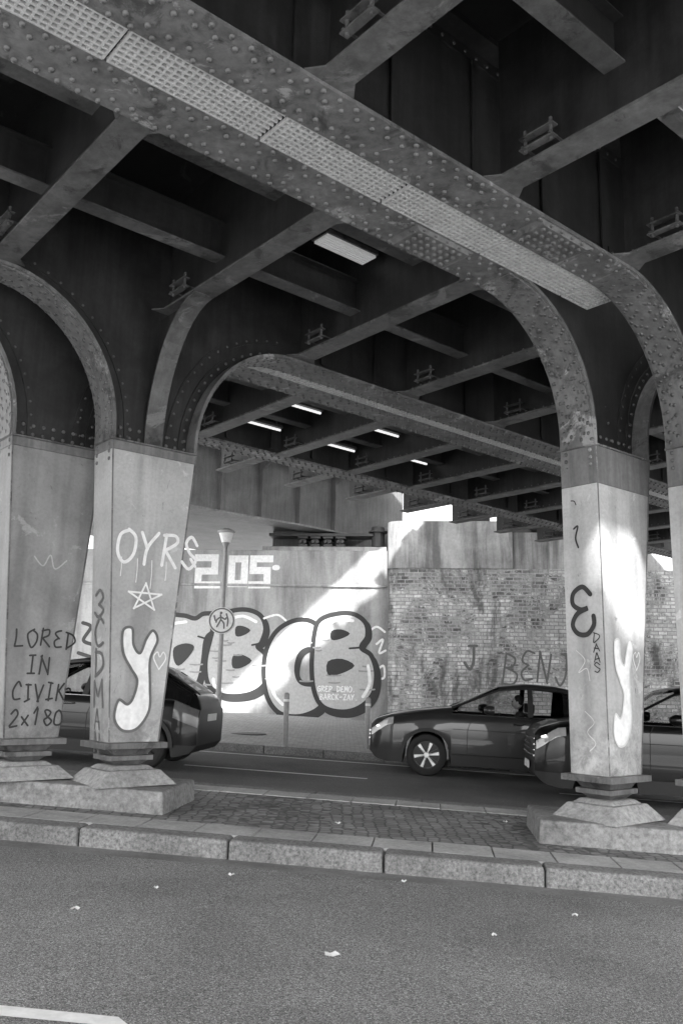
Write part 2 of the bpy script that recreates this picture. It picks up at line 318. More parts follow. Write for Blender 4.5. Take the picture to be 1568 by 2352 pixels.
def girder(v,legs,umin,umax,hw=.22,rad=1.3):
    if legs:
        (a,b),zj=legs; zl=zj+.1
        ph=np.linspace(math.pi/2,0,16)
        L=[(u,ZB) for u in np.linspace(umin,a-rad,12)[:-1]]+[(a-rad+rad*math.cos(p),zl+(ZB-zl)*math.sin(p)) for p in ph]+[(a,zj)]
        Rr=[(b,zj)]+[(b+rad-rad*math.cos(p),zl+(ZB-zl)*math.sin(p)) for p in ph[::-1]]+[(u,ZB) for u in np.linspace(b+rad,umax,12)[1:]]
        paths=[L,Rr]; prof=L[:-1]+[(a,zj),(b,zj)]+Rr[1:]
    else:
        paths=[[(u,ZB) for u in np.linspace(umin,umax,20)]]; prof=paths[0]
    for P in paths:
        fl.extr(UV,P,0,.035,v-hw,v+hw)
        wb.extr(UV,P,.035,.14,v-.028,v-.0105); wb.extr(UV,P,.035,.14,v+.0105,v+.028)
        rivpath(P,(-.18,-.10,.10,.18),.15,v,0,.024)
        webriv(P,.09,.13,v-.028)
    if legs:
        for P,side in ((paths[0],0),(paths[1],1)):
            if side==0: Q=[p for p in P if p[0]>=a-rad-.75]
            else: Q=[p for p in P if p[0]<=b+rad+.75]
            fl.extr(UV,Q,-.018,-.001,v-hw+.03,v+hw-.03)
            rivpath([ (p[0],p[1]) for p in Q],(-.15,-.06,.06,.15),.11,v,.03,.029)
            webriv(Q,.26,.13,v-.0105)
            wb.extr(UV,Q,.22,.30,v-.02,v-.0108)
        for uc in (a-rad-.9,):
            fl.quadbox([UV(uc-.32,v-.17,ZB-.03),UV(uc+.32,v-.17,ZB-.03),UV(uc+.32,v+.17,ZB-.03),UV(uc-.32,v+.17,ZB-.03),UV(uc-.38,v-.2,ZB-.0012),UV(uc+.38,v-.2,ZB-.0012),UV(uc+.38,v+.2,ZB-.0012),UV(uc-.38,v+.2,ZB-.0012)])
            for i in range(7):
                for o in (-.12,-.04,.04,.12): rv.rivet(UV(uc-.26+i*.085,v+o,ZB-.03),Vector((0,0,-1)),.026,.024)
    o=len(wb.v); pr=[p for p in prof]
    for (u,z) in pr:
        for vv in (v-.01,v+.01):
            wb.v.append(UV(u,vv,z+.02)); wb.v.append(UV(u,vv,ZT))
    for i in range(len(pr)-1):
        q=o+4*i; 
        if abs(pr[i][0]-pr[i+1][0])<1e-5: continue
        wb.f.append([q,q+4,q+5,q+1]);wb.m.append(0); wb.f.append([q+2,q+3,q+7,q+6]);wb.m.append(0)
    wb.box(UV,umin,umax,v-.2,v+.2,ZT-.03,ZT+.02)
    wb.box(UV,umin,umax,v-.03,v-.0102,ZT-.14,ZT-.031)
    for k in range(int((umax-umin)/.14)): 
        rv.rivet(UV(umin+.05+k*.14,v-.03,ZT-.09),Vector(UV0(0,-1,0)),.017,.011)
    # vertical stiffener angles on the web
    u=umin+.6
    while u<umax:
        if not legs or not (legs[0][0]-1.4<u<legs[0][1]+1.4): wb.box(UV,u-.03,u+.03,v-.05,v-.031,ZB+.16,ZT-.15)
        u+=.93
def legjoint(uc): return 4.0-KS*uc
LEG={'B':(VB,4.275,4.25),'A':(VA,3.44,3.42),'R1':(VG1,8.03,7.83),'R2':(VG2,8.74,8.56)}
girder(VG1,((8.03-.51,8.03+.51),legjoint(8.03)),-4,22)
girder(VG2,((8.74-.51,8.74+.51),legjoint(8.74)),-4,22)
girder(VB,((4.275-.51,4.275+.51),legjoint(4.2)),-6,24)
girder(VA,((3.44-.51,3.44+.51),legjoint(3.4)),-6,24)
girder(VT,None,-6,24); girder(-3.2,None,-6,22)
girder(.6,None,-6,22)
def xbeam(u,v0,v1,z=5.63,gus=True):
    cb.box(UV,u-.125,u+.125,v0,v1,z,z+.025); cb.box(UV,u-.009,u+.009,v0,v1,z+.025,ZT,1)
    cb.box(UV,u-.07,u-.0095,v0,v1,z+.0255,z+.04); 
    n=int((v1-v0)/.16)
    for k in range(n):
        rv.rivet(UV(u-.0095,v0+.08+k*.16,z+.09),Vector(UV0(-1,0,0)),.014,.01)
    for vv in (v1-.5,):
        for p in (-.16,.16):
            cb.box(UV,u-.2,u-.13,vv-.16,vv+.16,z+.12+p*.3,z+.132+p*.3)
        cb.box(UV,u-.2,u-.011,vv-.14,vv-.12,z+.09,z+.1); cb.box(UV,u-.2,u-.011,vv+.12,vv+.14,z+.09,z+.1)
        cb.cyl(UV(u-.165,vv-.12,z+.05),UV(u-.165,vv-.12,z+.24),.015,.015,6); cb.cyl(UV(u-.165,vv+.12,z+.05),UV(u-.165,vv+.12,z+.24),.015,.015,6)
    if gus:
      for vv,d in ((v0,1),(v1,-1)):
        for s in (-1,1):
            cb.quadbox([UV(u+s*.126,vv,z+.002),UV(u+s*.22,vv,z+.002),UV(u+s*.22,vv,z+.016),UV(u+s*.126,vv,z+.016),UV(u+s*.126,vv+d*.12,z+.002),UV(u+s*.13,vv+d*.12,z+.002),UV(u+s*.13,vv+d*.12,z+.016),UV(u+s*.126,vv+d*.12,z+.016)])
for k in range(-4,9): xbeam(4.33+1.865*k,VG1+.22,VB-.22)
for k in range(-4,8): xbeam(3.27+1.82*k,.82,VG2-.22)
for k in range(-4,8): xbeam(3.27+1.82*k,-3.0,.38)
for k in range(-5,10): xbeam(7.0+1.63*k,VA+.22,VT-.22,5.60,False)
for k in range(-5,10): xbeam(7.0+1.63*k,VT+.22,14.1,5.66,False)
def knee(uc,vf,dirn,zj,L=.95):
    ph=np.linspace(math.pi/2,0,12); zl=zj+.05; ztop=5.63
    pts=[(vf+dirn*(L-L*math.cos(p)),zl+(ztop-zl)*math.sin(p)) for p in ph]
    F=lambda a,b,c: UV(b,a,c)
    cb.extr(F,pts,-.012,.012,uc-.11,uc+.11)
    for (p,q) in zip(pts[:-1],pts[1:]):
        for s in (-.009,.009):
            cb.poly([UV(uc+s,p[0],p[1]),UV(uc+s,q[0],q[1]),UV(uc+s,vf,q[1]),UV(uc+s,vf,p[1])],1)
    for (p,q) in zip(pts[:-1],pts[1:]):
        c=((p[0]+q[0])/2-dirn*.09,(p[1]+q[1])/2+.03); rv.rivet(UV(uc-.009,c[0],c[1]),Vector(UV0(-1,0,0)),.016,.011)
knee(4.33,VB-.03,-1,legjoint(4.3)); knee(8.06,VG1+.03,1,legjoint(8)); knee(8.73,VG2-.03,-1,legjoint(8.7)); knee(3.74,VA+.03,1,legjoint(3.4))
def stringer(v,u0,u1,z,h=.38,w=.09):
    cb.box(UV,u0,u1,v-w,v+w,z,z+.018); cb.box(UV,u0,u1,v-.007,v+.007,z+.018,z+h,1); cb.box(UV,u0,u1,v-w,v+w,z+h,z+h+.015,1)
for v,z in ((7.3,5.9),(6.25,6.15),(3.1,6.1),(1.9,6.1),(10.3,5.95),(11.35,5.95),(13.2,5.95),(-1,6.1)): stringer(v,-6,23,z)
sun_holes=[]  # unseen diagonal opening in the deck, added to let sun onto column R1
for i in range(10):
    v0=.85+i*.175; uo=4.0+(v0-.85)*.83; sun_holes.append((uo,uo+1.05,v0,v0+.175))
dk=MB()
def deck(u0,u1,v0,v1,z0,z1,hs):
    us=sorted({u0,u1,*[h[0] for h in hs if u0<h[0]<u1],*[h[1] for h in hs if u0<h[1]<u1]}); vs=sorted({v0,v1,*[round(h[2],4) for h in hs if v0<h[2]<v1],*[round(h[3],4) for h in hs if v0<h[3]<v1]})
    def solid(i,j):
        if i<0 or j<0 or i>=len(us)-1 or j>=len(vs)-1: return False
        a=(us[i]+us[i+1])/2;b=(vs[j]+vs[j+1])/2
        return not any(h[0]<a<h[1] and h[2]<b<h[3] for h in hs)
    for i in range(len(us)-1):
        for j in range(len(vs)-1):
            if not solid(i,j): continue
            a,b,c,d=us[i],us[i+1],vs[j],vs[j+1]
            dk.poly([UV(a,c,z0),UV(a,d,z0),UV(b,d,z0),UV(b,c,z0)]); dk.poly([UV(a,c,z1),UV(b,c,z1),UV(b,d,z1),UV(a,d,z1)])
            if not solid(i-1,j): dk.poly([UV(a,c,z0),UV(a,d,z0),UV(a,d,z1),UV(a,c,z1)])
            if not solid(i+1,j): dk.poly([UV(b,c,z0),UV(b,d,z0),UV(b,d,z1),UV(b,c,z1)])
            if not solid(i,j-1): dk.poly([UV(a,c,z0),UV(b,c,z0),UV(b,c,z1),UV(a,c,z1)])
            if not solid(i,j+1): dk.poly([UV(a,d,z0),UV(b,d,z0),UV(b,d,z1),UV(a,d,z1)])
deck(-6,24,-3.3,VG2+.2,7.03,7.12,sun_holes); deck(-6,24,VG1-.2,VB+.18,7.03,7.12,[]); deck(-6,24,VA-.15,14.2,7.03,7.12,[])
deck(4.5,26,13.0,18.12,8.6,8.72,[])  # raised deck out of view, added to narrow the sun gap
for u in np.arange(5,26,.9): 
    dk.box(UV,u,u+random.uniform(.2,.6),18.121,18.12+random.uniform(.05,.4),8.62,8.70)  # random tabs added to roughen the edge of the sun strip
def grating(v0,v1,u0,u1,z,seg=1.25):
    u=u0
    while u<u1:
        e=min(u+seg-.03,u1); nb=max(3,int(round((v1-v0)/.055)))
        for i in range(nb+1):
            vv=v0+(v1-v0)*i/nb; gr.box(UV,u,e,vv-.008,vv+.008,z,z+.035)
        w=u+.01
        while w<e: gr.box(UV,w-.008,w+.008,v0,v1,z+.003,z+.032); w+=.055
        u+=seg
grating(VG2+.225,VG1-.225,-3,7.45,ZB+.0); grating(VB+.222,VA-.222,4.9,20,ZB+.0)
def hang(u,v):
    z=6.5
    for a,b in ((-.2,-.2),(.2,-.2),(.2,.2),(-.2,.2)): cb.cyl(UV(u+a,v+b,z),UV(u+a*.6,v+b*.6,7.03),.012,.012,6)
    q=[UV(u+a,v+b,z) for a,b in ((-.2,-.2),(.2,-.2),(.2,.2),(-.2,.2),(-.2,-.2))]; cb.sweep(q,.014)
hang(5.6,2.75); hang(7.7,3.3)
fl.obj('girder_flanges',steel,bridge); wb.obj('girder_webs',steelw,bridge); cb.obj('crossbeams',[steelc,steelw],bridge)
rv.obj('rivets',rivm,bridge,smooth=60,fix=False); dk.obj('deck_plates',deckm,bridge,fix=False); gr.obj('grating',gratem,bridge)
# glowing strips added in place of daylit deck gaps: one louvred unit, several tubes
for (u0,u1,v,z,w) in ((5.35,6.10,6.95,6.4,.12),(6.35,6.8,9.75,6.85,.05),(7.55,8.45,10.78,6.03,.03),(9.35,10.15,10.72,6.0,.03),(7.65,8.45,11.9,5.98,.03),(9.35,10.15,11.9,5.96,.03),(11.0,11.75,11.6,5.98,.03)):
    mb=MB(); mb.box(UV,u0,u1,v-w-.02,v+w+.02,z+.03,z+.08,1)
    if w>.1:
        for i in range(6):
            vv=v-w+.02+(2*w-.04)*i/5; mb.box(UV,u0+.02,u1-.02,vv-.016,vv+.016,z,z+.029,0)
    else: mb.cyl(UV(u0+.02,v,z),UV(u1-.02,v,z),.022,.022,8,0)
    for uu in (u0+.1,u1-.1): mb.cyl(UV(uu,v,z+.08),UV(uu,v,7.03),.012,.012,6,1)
    mb.obj('deck_gap_glow_strip',[tube2 if w>.1 else tube,steelc])
# ================================================================== COLUMNS
def leg_edges(cb_,ct,z,zb,zt,wbot=.56,wtop=1.02):
    t=(z-zb)/(zt-zb); c=cb_+(ct-cb_)*t; w=wbot+(wtop-wbot)*t; return c-w/2,c+w/2
def column(vc,ct,cbm,zfoot,key):
    c=bpy.data.objects.new('riveted_steel_bridge_column',None); sc.collection.objects.link(c)
    zt=4.0; body=MB(); 
    zs=[zfoot+.06,3.60 if key[0]=='R' else 3.9,zt]
    for i,(z0,z1) in enumerate(zip(zs[:-1],zs[1:])):
        a0,b0=leg_edges(cbm,ct,z0,zfoot,zt); a1,b1=leg_edges(cbm,ct,z1,zfoot,zt)
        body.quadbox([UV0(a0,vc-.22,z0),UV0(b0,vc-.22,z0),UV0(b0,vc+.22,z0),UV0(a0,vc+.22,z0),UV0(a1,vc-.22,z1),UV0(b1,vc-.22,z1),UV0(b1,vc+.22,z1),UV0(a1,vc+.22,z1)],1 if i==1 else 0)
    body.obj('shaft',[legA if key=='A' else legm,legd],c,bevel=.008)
    tr=MB()
    for sgn in (0,1):
        a0,b0=leg_edges(cbm,ct,zfoot+.06,zfoot,zt); a1,b1=leg_edges(cbm,ct,zt,zfoot,zt)
        e0=(a0,b0)[sgn]; e1=(a1,b1)[sgn]; s=(1,-1)[sgn]
        tr.quadbox([UV0(e0,vc-.226,zfoot+.07),UV0(e0+s*.018,vc-.226,zfoot+.07),UV0(e0+s*.018,vc-.218,zfoot+.07),UV0(e0,vc-.218,zfoot+.07),
                    UV0(e1,vc-.226,3.99),UV0(e1+s*.018,vc-.226,3.99),UV0(e1+s*.018,vc-.218,3.99),UV0(e1,vc-.218,3.99)])
    a1,b1=leg_edges(cbm,ct,zt,zfoot,zt)
    tr.box(UV0,a1-.005,b1+.012,vc-.232,vc+.232,zt+.001,zt+.02)
    for k in range(9):
        for row in (0,1): 
            tr.rivet(UV0(a1+.06+k*(b1-a1-.12)/8,vc-.02,zt+.1+row*.1),UV0(0,-1,0),.022,.014)
    for z in np.arange(zt-.2,zt+.12,.08):
        for o in (-.15,.15): tr.rivet(UV0(leg_edges(cbm,ct,z,zfoot,zt)[0]-.0,vc+o,z),UV0(-1,0,0),.024,.016)
    w=.28
    tr.box(UV0,cbm-w-.07,cbm+w+.07,vc-.29,vc+.29,zfoot,zfoot+.06)
    tr.frust(UV0,cbm,vc,zfoot-.07,.18,.16,zfoot-.001,.24,.2)
    tr.frust(UV0,cbm,vc,zfoot-.12,.24,.2,zfoot-.071,.24,.2)
    tr.frust(UV0,cbm,vc,zfoot-.17,.13,.12,zfoot-.121,.2,.17)
    tr.obj('collar_and_foot',steel,c,bevel=.006)
    pd=MB(); x,y,_=UV0(cbm,vc,0); R=x*CR-y*SR; g=gz(R)
    pd.frust(UV0,cbm,vc,zfoot-.21,.26,.23,zfoot-.171,.2,.18)
    zt2=zfoot-.21
    pd.frust(UV0,cbm,vc,g+.335,.44,.38,zt2-.001,.30,.26)
    pd.obj('pedestal',pedm,c,bevel=.012)
    return c
cols={}
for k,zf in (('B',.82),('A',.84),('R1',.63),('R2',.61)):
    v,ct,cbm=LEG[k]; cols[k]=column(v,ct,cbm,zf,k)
for (R0,R1,n0,n1) in ((-7.2,-2.55,8.55,9.75),(1.0,5.6,8.72,9.85)):
    mb=MB(); mb.quadbox([RN(R0,n0,-.1),RN(R1,n0,-.1),RN(R1,n1,-.1),RN(R0,n1,-.1),RN(R0+.03,n0+.03,.34),RN(R1-.03,n0+.03,.34),RN(R1-.03,n1,.34),RN(R0+.03,n1,.34)])
    mb.obj('concrete_plinth',plinthm,bevel=.02)
def faceW(k,zf):
    v,ct,cbm=LEG[k]
    def S(x,y,o):
        a,b=leg_edges(cbm,ct,y,zf,4.0); c=(a+b)/2; return UV0(c+x,v-.2205-o,y)
    return S
def faceF(k,zf):
    v,ct,cbm=LEG[k]
    def S(x,y,o):
        a,b=leg_edges(cbm,ct,y,zf,4.0); return UV0(a-o-.0005,v-x,y)
    return S
g=MB(); S=faceW('B',.82)
tag(g,S,'OYR&',-.36,2.72,.34,.036,0,.62,.05)
for x,l in ((-.3,.2),(-.12,.25),(.05,.3),(.22,.2)): ribbon(g,S,[(x,2.76),(x+.005,2.76-l/2),(x,2.76-l)],.009)
st=[(.0+.2*math.sin(a)*1.0,2.36+.15*math.cos(a)) for a in [2*math.pi*2*i/5 for i in range(6)]]
ribbon(g,S,st,.02,sm=False)
yb=[(-.22,2.0),(-.12,2.03),(-.09,1.86),(-.01,1.78),(.05,1.93),(.12,2.02),(.18,1.92),(.11,1.72),(.13,1.45),(.14,1.2),(.02,1.02),(-.14,1.0),(-.24,1.12),(-.21,1.3),(-.11,1.26),(-.05,1.33),(-.02,1.5),(-.1,1.62),(-.2,1.78)]
fill(g,S,yb,.004,0); ribbon(g,S,yb,.028,.006,True,mi=1)
ribbon(g,S,[(.22,1.62),(.15,1.74),(.19,1.8),(.22,1.75),(.26,1.8),(.29,1.73),(.22,1.62)],.014,mi=0)
g.obj('graffiti_web',[white,mgrey],cols['B'],fix=False)
g=MB(); S=faceF('B',.82); tag(g,S,'3CDM',-.13,2.15,.27,.034,0,.85,vertical=True,jit=.08); tag(g,S,'AN',-.1,1.0,.2,.02,0,.7,vertical=True); g.obj('graffiti_flange',[mgrey],cols['B'],fix=False)
g=MB(); S=faceW('A',.84)
tag(g,S,'LORED',-.27,1.82,.17,.019,0,.66,jit=.08); tag(g,S,'IN',-.13,1.55,.17,.019,0,.7,jit=.08); tag(g,S,'CIVIK',-.24,1.28,.16,.019,0,.6,jit=.09); tag(g,S,'2x180',-.24,1.03,.16,.019,0,.6,jit=.08)
ribbon(g,S,[(-.15,2.75),(-.05,2.66),(.02,2.78),(.08,2.64),(.2,2.74)],.014,mi=1)
g.obj('graffiti_web',[blackp,legm],cols['A'],fix=False)
g=MB(); S=faceF('R1',.63)
ribbon(g,S,[(.09,2.46),(.0,2.54),(-.11,2.48),(-.12,2.37),(-.03,2.31),(.05,2.32),(-.07,2.27),(-.13,2.16),(-.07,2.07),(.04,2.06),(.12,2.15),(.12,2.24)],.05)
tag(g,S,'DAAS',.1,1.98,.085,.011,0,1,vertical=True,jit=.09)
ribbon(g,S,[(-.1,1.9),(.0,1.8),(-.08,1.68),(.02,1.72),(.05,1.6)],.009,mi=1); ribbon(g,S,[(-.02,1.3),(.08,1.2),(.0,1.1),(.09,1.0),(.02,.92)],.008,mi=1)
ribbon(g,S,[(-.1,3.45),(-.06,3.44),(-.04,3.40)],.012); ribbon(g,S,[(-.08,3.15),(-.03,3.17),(-.06,3.05),(-.03,2.95)],.02)
g.obj('graffiti_flange',[blackp,lgrey],cols['R1'],fix=False)
g=MB(); S=faceW('R1',.63)
yb2=[(-.02+x*.8,y-.02) for x,y in yb]; fill(g,S,yb2,.004,0); ribbon(g,S,yb2,.02,.006,True,mi=1)
ribbon(g,S,[(.2,1.72),(.14,1.84),(.18,1.9),(.2,1.85),(.24,1.9),(.26,1.83),(.2,1.72)],.012,mi=0); 
g.obj('graffiti_web',[white,lgrey],cols['R1'],fix=False)
g=MB(); S=faceF('R2',.61); tag(g,S,'N',-.12,2.2,.3,.04,0,.8); g.obj('graffiti_flange',[blackp],cols['R2'],fix=False)
# ================================================================== ABUTMENT
WR=Matrix.Rotation(-PH,4,'Z'); WN=28.0
def wl(px,py):
    R=-1.33+(px-893)*.01435; z=3.92+(1400-py)*(.0137+(893-px)*6e-7)+(px-893)*.00022
    return R,z
def L0(a,b,c): return (a,b,c)
abut=empty('concrete_abutment_wall',WR)
mb=MB(); mb.box(L0,-40,-1.2,WN,WN+2,-2,5.83); mb.box(L0,-40,-1.42,WN-.06,WN-.001,4.62,4.70)
mb.box(L0,-5.6,-1.45,WN+.25,WN+2,5.831,6.0)
mb.obj('wall',concm,abut,bevel=.02)
mb=MB(); mb.box(L0,-5.5,-1.0,WN+1.6,WN+2.5,5.9,8.8); mb.obj('ballast_wall',boxm,abut)
S=lambda x,y,o:(x,WN-.001-o,y)
g=MB()
def wp(l): return [wl(*p) for p in l]
for st in ([(450,1276),(490,1276),(490,1308),(452,1308),(452,1341),(496,1341)],[(530,1279),(560,1279),(560,1338),(530,1338),(530,1279)],[(618,1279),(580,1279),(580,1307),(613,1307),(613,1341),(578,1341)]):
    ribbon(g,S,wp(st),.235,.006,sm=False)
ribbon(g,S,wp([(630,1300),(636,1300)]),.18,.004)
g.obj('number_205',[white],abut,fix=False)
g=MB()
shapes=[[(385,1420),(420,1413),(450,1420),(470,1409),(500,1412),(508,1436),(492,1452),(478,1470),(474,1520),(468,1560),(452,1592),(425,1604),(395,1598),(380,1570),(380,1500)],
 [(490,1462),(498,1425),(530,1404),(570,1400),(602,1414),(614,1444),(606,1476),(598,1486),(616,1504),(624,1540),(616,1572),(590,1592),(552,1599),(515,1594),(488,1570),(480,1520)],
 [(735,1440),(745,1470),(738,1496),(712,1492),(694,1506),(688,1540),(698,1566),(722,1572),(742,1562),(752,1590),(742,1625),(700,1644),(655,1638),(626,1604),(614,1550),(618,1495),(638,1452),(672,1428),(708,1424)],
 [(726,1456),(738,1424),(774,1410),(812,1410),(840,1430),(845,1462),(832,1488),(854,1506),(866,1545),(860,1592),(834,1622),(796,1634),(752,1624),(730,1590),(722,1530)]]
for i,s in enumerate(shapes):
    cx=sum(p[0] for p in s)/len(s); cy=sum(p[1] for p in s)/len(s)
    sh=[(x+8+(x-cx)*.05,y+8+(y-cy)*.05) for x,y in s]
    fill(g,S,wp(sh),.004+i*.004,1)
    fill(g,S,wp(s),.0055+i*.004,2); ribbon(g,S,wp(s),.15,.0065+i*.004,True,mi=1)
holes_=[[(405,1488),(432,1478),(452,1486),(440,1510),(418,1530),(406,1515)],
 [(546,1440),(562,1438),(580,1448),(564,1460),(547,1461)],[(542,1508),(562,1504),(586,1518),(564,1534),(543,1534)],
 [(764,1450),(786,1446),(806,1456),(786,1468),(765,1470)],[(758,1520),(790,1514),(818,1530),(788,1548),(759,1550)]]
for h_ in holes_: fill(g,S,wp(h_),.022,1,3)
for st in ([(606,1478),(585,1482)],[(832,1488),(806,1490)],[(480,1468),(460,1462)]): ribbon(g,S,wp(st),.06,.024,mi=1)
for st in ([(520,1425),(560,1415),(592,1428)],[(645,1470),(670,1445),(705,1438)],[(750,1440),(778,1424),(812,1426)],[(848,1530),(852,1570),(838,1600)],[(400,1432),(430,1428)],[(500,1560),(504,1575),(520,1584)],[(630,1560),(640,1595),(660,1618)]): ribbon(g,S,wp(st),.10,.025,mi=3)
for k in range(30):
    px=random.uniform(400,840); py=random.uniform(1460,1600); l=random.uniform(10,32)
    ribbon(g,S,wp([(px,py),(px+l/2,py+1),(px+l,py)]),.05,.0205,mi=4)
x0,z0=wl(736,1588); tag(g,S,'GREP DEMO.',x0,z0,.17,.03,3,.62,off=.026)
x0,z0=wl(742,1606); tag(g,S,'BARCK-ZAY.',x0,z0,.17,.03,3,.62,off=.026)
for i,st in enumerate([[(866,1480),(880,1470),(872,1500),(886,1495)],[(868,1540),(882,1530),(884,1556),(870,1560)],[(850,1450),(866,1440),(884,1452)],[(610,1420),(640,1412),(660,1425)],[(700,1418),(730,1408)]]): ribbon(g,S,wp(st),.07,.01,mi=3)
for st in ([(185,1430),(205,1440),(190,1470),(210,1480)],[(180,1500),(212,1510)],[(5,1430),(20,1470),(8,1520)]): ribbon(g,S,wp(st),.12,.006,mi=1)
g.obj('bubble_letter_mural',[lgrey,blackp,M_flat('mural_fill',.46,.7),white,M_flat('mural_shade',.28,.7)],abut,fix=False)
mb=MB()
for i in range(4):
    xa=-4.4+i*.42; mb.box(L0,xa,xa+.3,WN+.35,WN+.9,6.01,6.10); mb.box(L0,xa+.04,xa+.24,WN+.4,WN+.85,6.105,6.28); mb.box(L0,xa-.02,xa+.32,WN+.32,WN+.92,6.285,6.36)
    mb.cyl((xa+.07,WN+.3,6.18),(xa+.07,WN+.95,6.18),.06,.06,10); mb.cyl((xa+.22,WN+.3,6.18),(xa+.22,WN+.95,6.18),.06,.06,10)
mb.box(L0,-5.4,-1.9,WN+.3,WN+1,6.365,6.46); mb.cyl((-1.75,WN+.5,6.01),(-1.75,WN+.5,6.7),.22,.22,16); mb.cyl((-1.75,WN+.5,6.5),(-1.75,WN+.5,6.56),.32,.32,16)
mb.obj('bearings',darkm,abut,bevel=.01)
pier=empty('brick_abutment_pier',WR)
def rounded(mb,x0,x1,y0,y1,z0,z1,r,mi=0):
    pts=[(x1,y0),(x1,y1),(x0,y1)]+[(x0+r-r*math.cos(a),y0+r-r*math.sin(a)) for a in np.linspace(0,math.pi/2,9)]
    o=len(mb.v)
    for z in (z0,z1):
        for p in pts: mb.v.append((p[0],p[1],z))
    n=len(pts)
    for i in range(n):
        j=(i+1)%n; mb.f.append([o+i,o+j,o+n+j,o+n+i]); mb.m.append(mi)
    mb.f.append([o+n+i for i in range(n)]); mb.m.append(mi)
mb=MB(); rounded(mb,-1.35,26,WN-.55,WN+2,-3,5.2,.45); mb.obj('brickwork',brickm,pier,smooth=40)
mb=MB(); rounded(mb,-1.40,2.55,WN-.6,WN+2,5.201,6.72,.48); rounded(mb,2.56,26,WN-.35,WN+2,5.201,6.4,.1)
mb.obj('cap',capm,pier,smooth=40)
mb=MB(); mb.cyl((1.15,WN+.2,6.92),(1.9,WN+.2,6.92),.2,.2,16); mb.cyl((1.05,WN+.2,6.92),(1.15,WN+.2,6.92),.25,.25,16); mb.box(L0,2.6,26,WN-.1,WN+1.5,6.41,7.3); mb.cyl((3.2,WN-.2,6.6),(12,WN-.2,6.6),.13,.13,12)
mb.obj('bearing_and_pipe',darkm,pier,smooth=40)
S=lambda x,y,o:(x,WN-.551-o,y)
g=MB(); x0,z0=wl(1135,1565); tag(g,S,'BENJAIK',x0,z0,.85,.06,0,.52,.12,jit=.07); tag(g,S,'J',1.0,2.1,.7,.09,0,.6)
g.obj('graffiti',[mgrey],pier,fix=False)
# ================================================================== FAR BRIDGE
far=empty('plate_girder_bridge')
mb=MB(); V2=22.5
us=np.linspace(8.5,20.3,14)
def zbot(u): return 6.62+.12*max(0,(15-u)/6)**1.5-0.03*max(0,u-17)
for a,b in zip(us[:-1],us[1:]):
    mb.quadbox([UV0(a,V2,zbot(a)),UV0(b,V2,zbot(b)),UV0(b,V2+.03,zbot(b)),UV0(a,V2+.03,zbot(a)),UV0(a,V2,8.95),UV0(b,V2,8.95),UV0(b,V2+.03,8.95),UV0(a,V2+.03,8.95)])
    mb.quadbox([UV0(a,V2-.3,zbot(a)-.06),UV0(b,V2-.3,zbot(b)-.06),UV0(b,V2+.5,zbot(b)-.06),UV0(a,V2+.5,zbot(a)-.06),UV0(a,V2-.3,zbot(a)-.001),UV0(b,V2-.3,zbot(b)-.001),UV0(b,V2+.5,zbot(b)-.001),UV0(a,V2+.5,zbot(a)-.001)],1)
for u in np.arange(9.2,20.2,1.5):
    mb.box(UV0,u-.02,u+.02,V2-.22,V2-.001,zbot(u)+.002,8.9)
    mb.quadbox([UV0(u-.05,V2-.2,8.2),UV0(u+.05,V2-.2,8.2),UV0(u+.05,V2-.18,8.2),UV0(u-.05,V2-.18,8.2),UV0(u-.05,V2-1.7,8.75),UV0(u+.05,V2-1.7,8.75),UV0(u+.05,V2-.18,8.9),UV0(u-.05,V2-.18,8.9)])
mb.box(UV0,6,20.3,V2+.5,V2+8,6.75,6.85)
mb.obj('girder',[boxm,legd],far); mb=MB(); mb.box(UV0,6,19.6,18.8,32,9.0,9.2); mb.obj('deck',deckm,far)  # deck's front edge carried forward, unseen, to bound the sun gap
# ================================================================== STREET FURNITURE
lamp=empty('street_lamp')
lx,ly=-2.62,19.6
def RNinv(x,y): return x*CR-y*SR, x*SR+y*CR
lR,lN=RNinv(lx,ly); lz=gz(lR)+.15
mb=MB(); mb.cyl((lx,ly,lz-.1),(lx,ly,lz+.9),.075,.07,14); mb.cyl((lx,ly,lz+.9),(lx,ly,lz+4.25),.058,.045,14); mb.cyl((lx,ly,lz+.88),(lx,ly,lz+.95),.085,.07,14)
mb.obj('post',metal_g,lamp,smooth=40)
mb=MB(); mb.cyl((lx,ly,lz+4.22),(lx,ly,lz+4.3),.06,.09,16); mb.cyl((lx,ly,lz+4.52),(lx,ly,lz+4.57),.2,.2,20); mb.cyl((lx,ly,lz+4.57),(lx,ly,lz+4.62),.2,.1,20)
mb.obj('lantern_cap',metal_g,lamp,smooth=40)
mb=MB(); mb.cyl((lx,ly,lz+4.3),(lx,ly,lz+4.518),.1,.17,20); mb.obj('lantern_glass',M_flat('opal_glass',.85,.2),lamp,smooth=40)
sign=empty('round_traffic_sign'); sx,sy=lx-.0,ly-.075; szz=1.5+1.36
def disc(mb,x,y,z,r,mi,o,r2=0,n=32):
    pts=[(x+r*math.cos(a),y-o,z+r*math.sin(a)) for a in np.linspace(0,2*math.pi,n+1)[:-1]]
    if not r2: mb.poly(pts,mi)
    else:
        q=[(x+r2*math.cos(a),y-o,z+r2*math.sin(a)) for a in np.linspace(0,2*math.pi,n+1)[:-1]]
        for i in range(n): j=(i+1)%n; mb.poly([pts[i],pts[j],q[j],q[i]],mi)
mb=MB(); mb.cyl((sx,sy+.02,szz),(sx,sy,szz),.3,.3,32,2); disc(mb,sx,sy,szz,.298,0,.002); disc(mb,sx,sy,szz,.285,1,.005,.25)
S=lambda x,y,o:(sx+x,sy-.004-o,szz+y)
